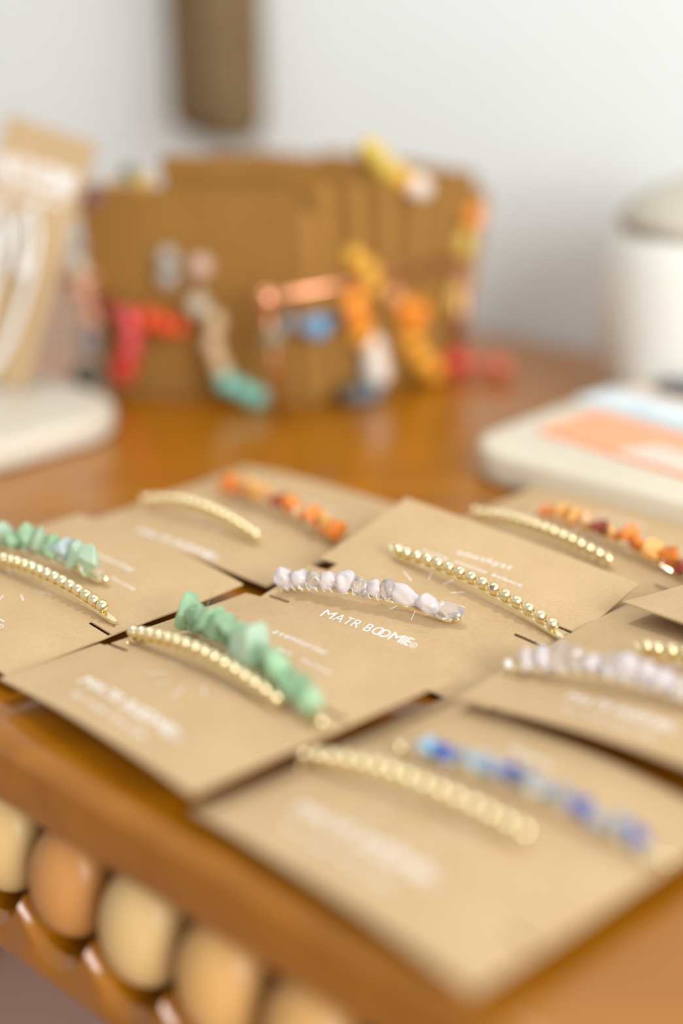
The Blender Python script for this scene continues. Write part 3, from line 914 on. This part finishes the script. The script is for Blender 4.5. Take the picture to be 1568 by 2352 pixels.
# ------------------------------------------------------------------ jar by the wall
jc = Vector((0.166, 0.636, 0))
jar = tag(empty('lidded_jar', jc), 'blurred cream jar with a taupe lid by the wall at the right', 'jar')
V, F = lathe([(0.0, 0.0), (0.036, 0.0), (0.040, 0.003), (0.046, 0.02), (0.048, 0.045), (0.046, 0.068), (0.041, 0.078), (0.039, 0.080), (0.036, 0.080), (0.034, 0.07), (0.0, 0.06)], 40, jc)
part('body', V, F, MAT['ceramic'], jar)
V, F = lathe([(0.0, 0.0805), (0.040, 0.0805), (0.042, 0.083), (0.041, 0.087), (0.030, 0.096), (0.014, 0.102), (0.007, 0.104), (0.006, 0.108), (0.009, 0.112), (0.006, 0.117), (0.0, 0.118)], 40, jc)
part('lid', V, F, MAT['taupe'], jar)

# ------------------------------------------------------------------ wooden block hanging on the wall
def wall_block():
    t0, t1 = -0.707, -0.660
    n0, n1 = WALL_N - 0.042, WALL_N - 0.001
    root = tag(empty('wall_carving', tn((t0 + t1) / 2, WALL_N, 0.105)), 'brown wooden carving hanging on the white wall', 'wall decor')
    sec = [(t0 + .004, n0), (t1 - .006, n0), (t1, n0 + .006), (t1, n1), (t0, n1), (t0, n0 + .004)]
    V, F = [], []
    zs = [(0.090, 0.55), (0.096, 0.85), (0.105, 1.0), (0.26, 1.0), (0.27, 0.9)]
    ct, cn = (t0 + t1) / 2, n1
    for z, k in zs:
        V += [tn(ct + (a - ct) * k, cn + (b - cn) * k, z) for a, b in sec]
    m = len(sec)
    for i in range(len(zs) - 1):
        for j in range(m):
            j2 = (j + 1) % m
            F.append((i * m + j, i * m + j2, (i + 1) * m + j2, (i + 1) * m + j))
    F.append(tuple(range(m))[::-1]); F.append(tuple((len(zs) - 1) * m + j for j in range(m)))
    part('block', V, F, MAT['darkwood'], root, smooth=False)
    V, F = tube([tn(t1 - .02, n1 - .004, 0.27), tn(t1 - .022, n1 - .003, 0.29), tn(t1 - .024, n1 - .004, 0.27)], 0.001, 6)
    part('hanging_loop', V, F, MAT['copper'], root)
wall_block()

# ------------------------------------------------------------------ rack of bracelet cards
K0 = Vector((-.012, .634, 0))
ra_ = math.radians(-20); RU = Vector((math.cos(ra_), math.sin(ra_), 0)); RN = Vector((math.sin(ra_), -math.cos(ra_), 0))
rf_ = math.radians(42); RF = Vector((math.cos(rf_), math.sin(rf_), 0)); RS = Vector((math.sin(rf_), -math.cos(rf_), 0))
rack = tag(empty('card_rack', K0), 'copper wire rack holding the upright bracelet cards', 'rack')
p_a = Vector((-.0315, .6073, .0562)); p_b = Vector((.0594, .6892, .0562))
V, F = tube([p_a, p_b], 0.0022, 10); part('side_rail', V, F, MAT['copper'], rack)
inst('ball_finial', BALL, rack, p_a, None, (.0052, .0052, .0052), MAT['copper'])
back_a = p_a + RU * -0.106 + Vector((0, 0, 0))
far_a = back_a + (p_b - p_a) * 1.0
V, F = tube([back_a - RN * .006, far_a], 0.0020, 10); part('side_rail', V, F, MAT['copper'], rack)
V, F = tube([p_b, far_a], 0.0020, 10); part('end_rail', V, F, MAT['copper'], rack)
for q in (p_b, far_a):
    V, F = tube([q, Vector((q.x, q.y, 0.0))], 0.0020, 10); part('post', V, F, MAT['copper'], rack)
V, F = tube([p_a, Vector((p_a.x + .004, p_a.y + .004, 0.0))], 0.0016, 10)
part('post', V, F, MAT['copper'], rack)

heights = [0.100, 0.1155, 0.111, 0.108, 0.104, 0.099, 0.098]
leans = [-9, -13, -10, -6, -1, 5, 9]
ORDW = ['frontmost', 'second', 'third', 'fourth', 'fifth', 'sixth', 'rearmost']
for i in range(7):
    c = K0 + RF * (0.0145 * i)
    ang = math.radians(leans[i])
    sw = math.radians([0, 0, 0.5, 1.5, 3, 4.5, 6][i])
    CU = (RU * math.cos(sw) - Z * math.sin(sw)).normalized()
    upv = (Z * math.cos(ang) + (-RN) * math.sin(ang) + RU * math.tan(sw)).normalized()
    wd = [0.109, 0.074, 0.080, 0.085, 0.085, 0.085, 0.082][i]
    hh = heights[i]
    nrm = CU.cross(upv).normalized()
    th = 0.0011
    c2 = c + Z * 0.0006
    pts = [c2, c2 + upv * (hh - .003), c2 + upv * hh - CU * .003, c2 - CU * (wd - .003) + upv * hh, c2 - CU * wd + upv * (hh - .003), c2 - CU * wd]
    k = len(pts)
    V = [p + nrm * th / 2 for p in pts] + [p - nrm * th / 2 for p in pts]
    F = [tuple(range(k))[::-1], tuple(range(k, 2 * k))] + [(q, (q + 1) % k, k + (q + 1) % k, k + q) for q in range(k)]
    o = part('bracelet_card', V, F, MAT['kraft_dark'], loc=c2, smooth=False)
    tag(o, '%s upright kraft bracelet card in the copper rack, counted from the camera' % ORDW[i], 'card', 'upright bracelet cards')
    # a fold-over flap down the card's side edge
    f = [c2 + RU * .0004 + RS * 0.0005, c2 + upv * (hh * .93) + RS * 0.0005, c2 + upv * (hh * .90) + RF * .0068 + RS * .003, c2 + RF * .0068 + RS * .003 + upv * (hh * .06)]
    V = f + [p + RS * -0.0008 for p in f]
    part('side_flap', V, [(0, 1, 2, 3), (7, 6, 5, 4)] + [(q, (q + 1) % 4, 4 + (q + 1) % 4, 4 + q) for q in range(4)], MAT['kraft_dark'], o, smooth=False)

BMESH = ball_mesh('bead', MAT['b_white'], 16, 10)
def strand(name, beads, label, group='bracelets in the copper rack', cat='bracelet', cord=0.0009, cordmat='b_beige', ext=None):
    """beads: (x,y,z, radius mm, colour[, stretch])"""
    pts = [Vector(b[:3]) for b in beads]
    low = min(pts, key=lambda p: p.z)
    root = tag(empty(name, low), label, cat, group)
    path = pts if ext is None else [Vector(ext[0])] + pts + [Vector(ext[1])]
    V, F = tube(path, cord, 6); part('cord', V, F, MAT[cordmat], root)
    for i, b in enumerate(beads):
        d = (pts[min(i + 1, len(pts) - 1)] - pts[max(i - 1, 0)])
        q = d.normalized().to_track_quat('Z', 'Y') if d.length > 1e-6 else Quaternion()
        st = b[5] if len(b) > 5 else 1.0
        r = b[3] / 1000
        inst('bead', BMESH, root, pts[i], q, (r, r, r * st), MAT['b_' + b[4]])
    return root
strand('beaded_bracelet', [(-0.0778, 0.6443, 0.0675, 5, 'silver'), (-0.0782, 0.6444, 0.0585, 5, 'silver'), (-0.0626, 0.6387, 0.0644, 5.6, 'pinkgrey'), (-0.0644, 0.6394, 0.0464, 5.6, 'pearl')],
       'bracelet of grey pearl beads across the frontmost upright card')
strand('beaded_bracelet', [(-0.1087, 0.6525, 0.0437, 5, 'darkred'), (-0.0974, 0.6484, 0.0373, 5.5, 'coral', 1.4), (-0.098, 0.6486, 0.0258, 5.5, 'coral', 1.5), (-0.1021, 0.6501, 0.0139, 6, 'red', 1.2)],
       'coral and red beaded bracelet low on the frontmost upright card')
strand('beaded_bracelet', [(-0.0890, 0.6465, 0.0385, 5.5, 'redorange'), (-0.0810, 0.6435, 0.0370, 5.5, 'redorange'), (-0.0740, 0.6412, 0.0360, 4, 'redorange')],
       'orange red bead cluster beside the coral bracelet')
strand('beaded_bracelet', [(-0.0565, 0.6350, 0.0393, 4.5, 'beige', 1.3), (-0.058, 0.6350, 0.0291, 4.5, 'beige', 1.3), (-0.0552, 0.6340, 0.0201, 4.5, 'beige', 1.2), (-0.0524, 0.6330, 0.0121, 5.2, 'turq'), (-0.0453, 0.6304, 0.0092, 5, 'turq'), (-0.0383, 0.6279, 0.0062, 5.5, 'turq')],
       'beige bracelet curving into turquoise beads at the rack corner')
strand('beaded_bracelet', [(-0.0296, 0.6091, 0.0387, 5.2, 'sage'), (-0.023, 0.6150, 0.0440, 4.2, 'bluegrey'), (-0.0170, 0.6205, 0.0415, 4.2, 'bluegrey'), (-0.0108, 0.6260, 0.0394, 6, 'blue'), (-0.003, 0.633, 0.0407, 4.5, 'slate', 1.5)],
       'bracelet with one bright blue bead below the copper ball')
strand('beaded_bracelet', [(0.0061, 0.6392, 0.0677, 5.2, 'yellow'), (0.0121, 0.6446, 0.0607, 6, 'yellow'), (0.0152, 0.6480, 0.0525, 4.8, 'yellow'), (0.006, 0.6392, 0.0475, 5.6, 'orange', 1.2), (0.0080, 0.6409, 0.0393, 6, 'orange', 1.2), (0.010, 0.6427, 0.0307, 5.6, 'amber'),
        (0.0148, 0.6473, 0.0243, 6, 'white', 1.2), (0.0166, 0.6480, 0.0135, 6.6, 'white', 1.3)],
       'yellow and orange bracelet ending in white beads, right of the blue bead')
strand('beaded_bracelet', [(0.0092, 0.6385, 0.0046, 4.4, 'steel'), (0.0155, 0.6405, 0.0046, 4.4, 'steel'), (0.0030, 0.6365, 0.0046, 4.4, 'slate')],
       'slate blue beads on the table below the white beads')
strand('beaded_bracelet', [(0.0245, 0.6578, 0.0461, 4.6, 'peach'), (0.0300, 0.6626, 0.0400, 5, 'orange'), (0.0375, 0.6695, 0.0360, 5.6, 'orange'), (0.0333, 0.6650, 0.0300, 5, 'orange'), (0.0343, 0.6656, 0.0210, 6, 'amber', 1.2), (0.0388, 0.6697, 0.0123, 6, 'amber', 1.2), (0.0445, 0.6728, 0.0062, 6, 'amber')],
       'orange and amber bracelet hanging to the table at the rack right side')
strand('beaded_bracelet', [(0.0151, 0.6494, 0.1127, 6, 'olive', 1.3), (0.0211, 0.6549, 0.1054, 6.2, 'olive', 1.3), (0.0283, 0.6613, 0.0997, 5.5, 'yellow'), (0.0367, 0.6688, 0.0946, 5.6, 'white', 1.3)],
       'olive yellow bracelet with white bead looped over the card tops')
strand('beaded_bracelet', [(0.0650, 0.6960, 0.0761, 5, 'orange', 1.2), (0.0605, 0.6911, 0.0643, 4.5, 'olive', 1.5), (0.0552, 0.6855, 0.0378, 4.5, 'gold', 1.6)],
       'orange and gold beads along the rearmost card edge')
strand('beaded_bracelet', [(-0.1114, 0.6565, 0.0936, 4.5, 'purple', 1.2), (-0.1010, 0.6530, 0.0990, 3.0, 'gold'), (-0.0935, 0.6500, 0.1045, 4.0, 'moss'), (-0.0882, 0.648, 0.1004, 4.5, 'gold')],
       'purple and gold beads over the frontmost card top corner')
strand('beaded_bracelet', [(-0.1210, 0.6580, 0.0600, 4.5, 'pearl', 1.4), (-0.1195, 0.6574, 0.0500, 5, 'pinkbead', 1.4), (-0.1161, 0.6562, 0.0380, 5, 'pinkbead', 1.4), (-0.1180, 0.6570, 0.0270, 5, 'bluegrey', 1.3), (-0.1211, 0.6587, 0.0090, 7, 'darkgreen')],
       'pinkish grey bracelet between the rack and the earring card')
strand('hair_stick', [(0.0570, 0.6890, 0.0060, 5.6, 'brightred', 1.5), (0.0787, 0.6790, 0.0056, 5.4, 'brick', 1.3)], 'red tipped stick lying on the table behind the rack', None, 'hair stick', 0.0038, 'b_brick')
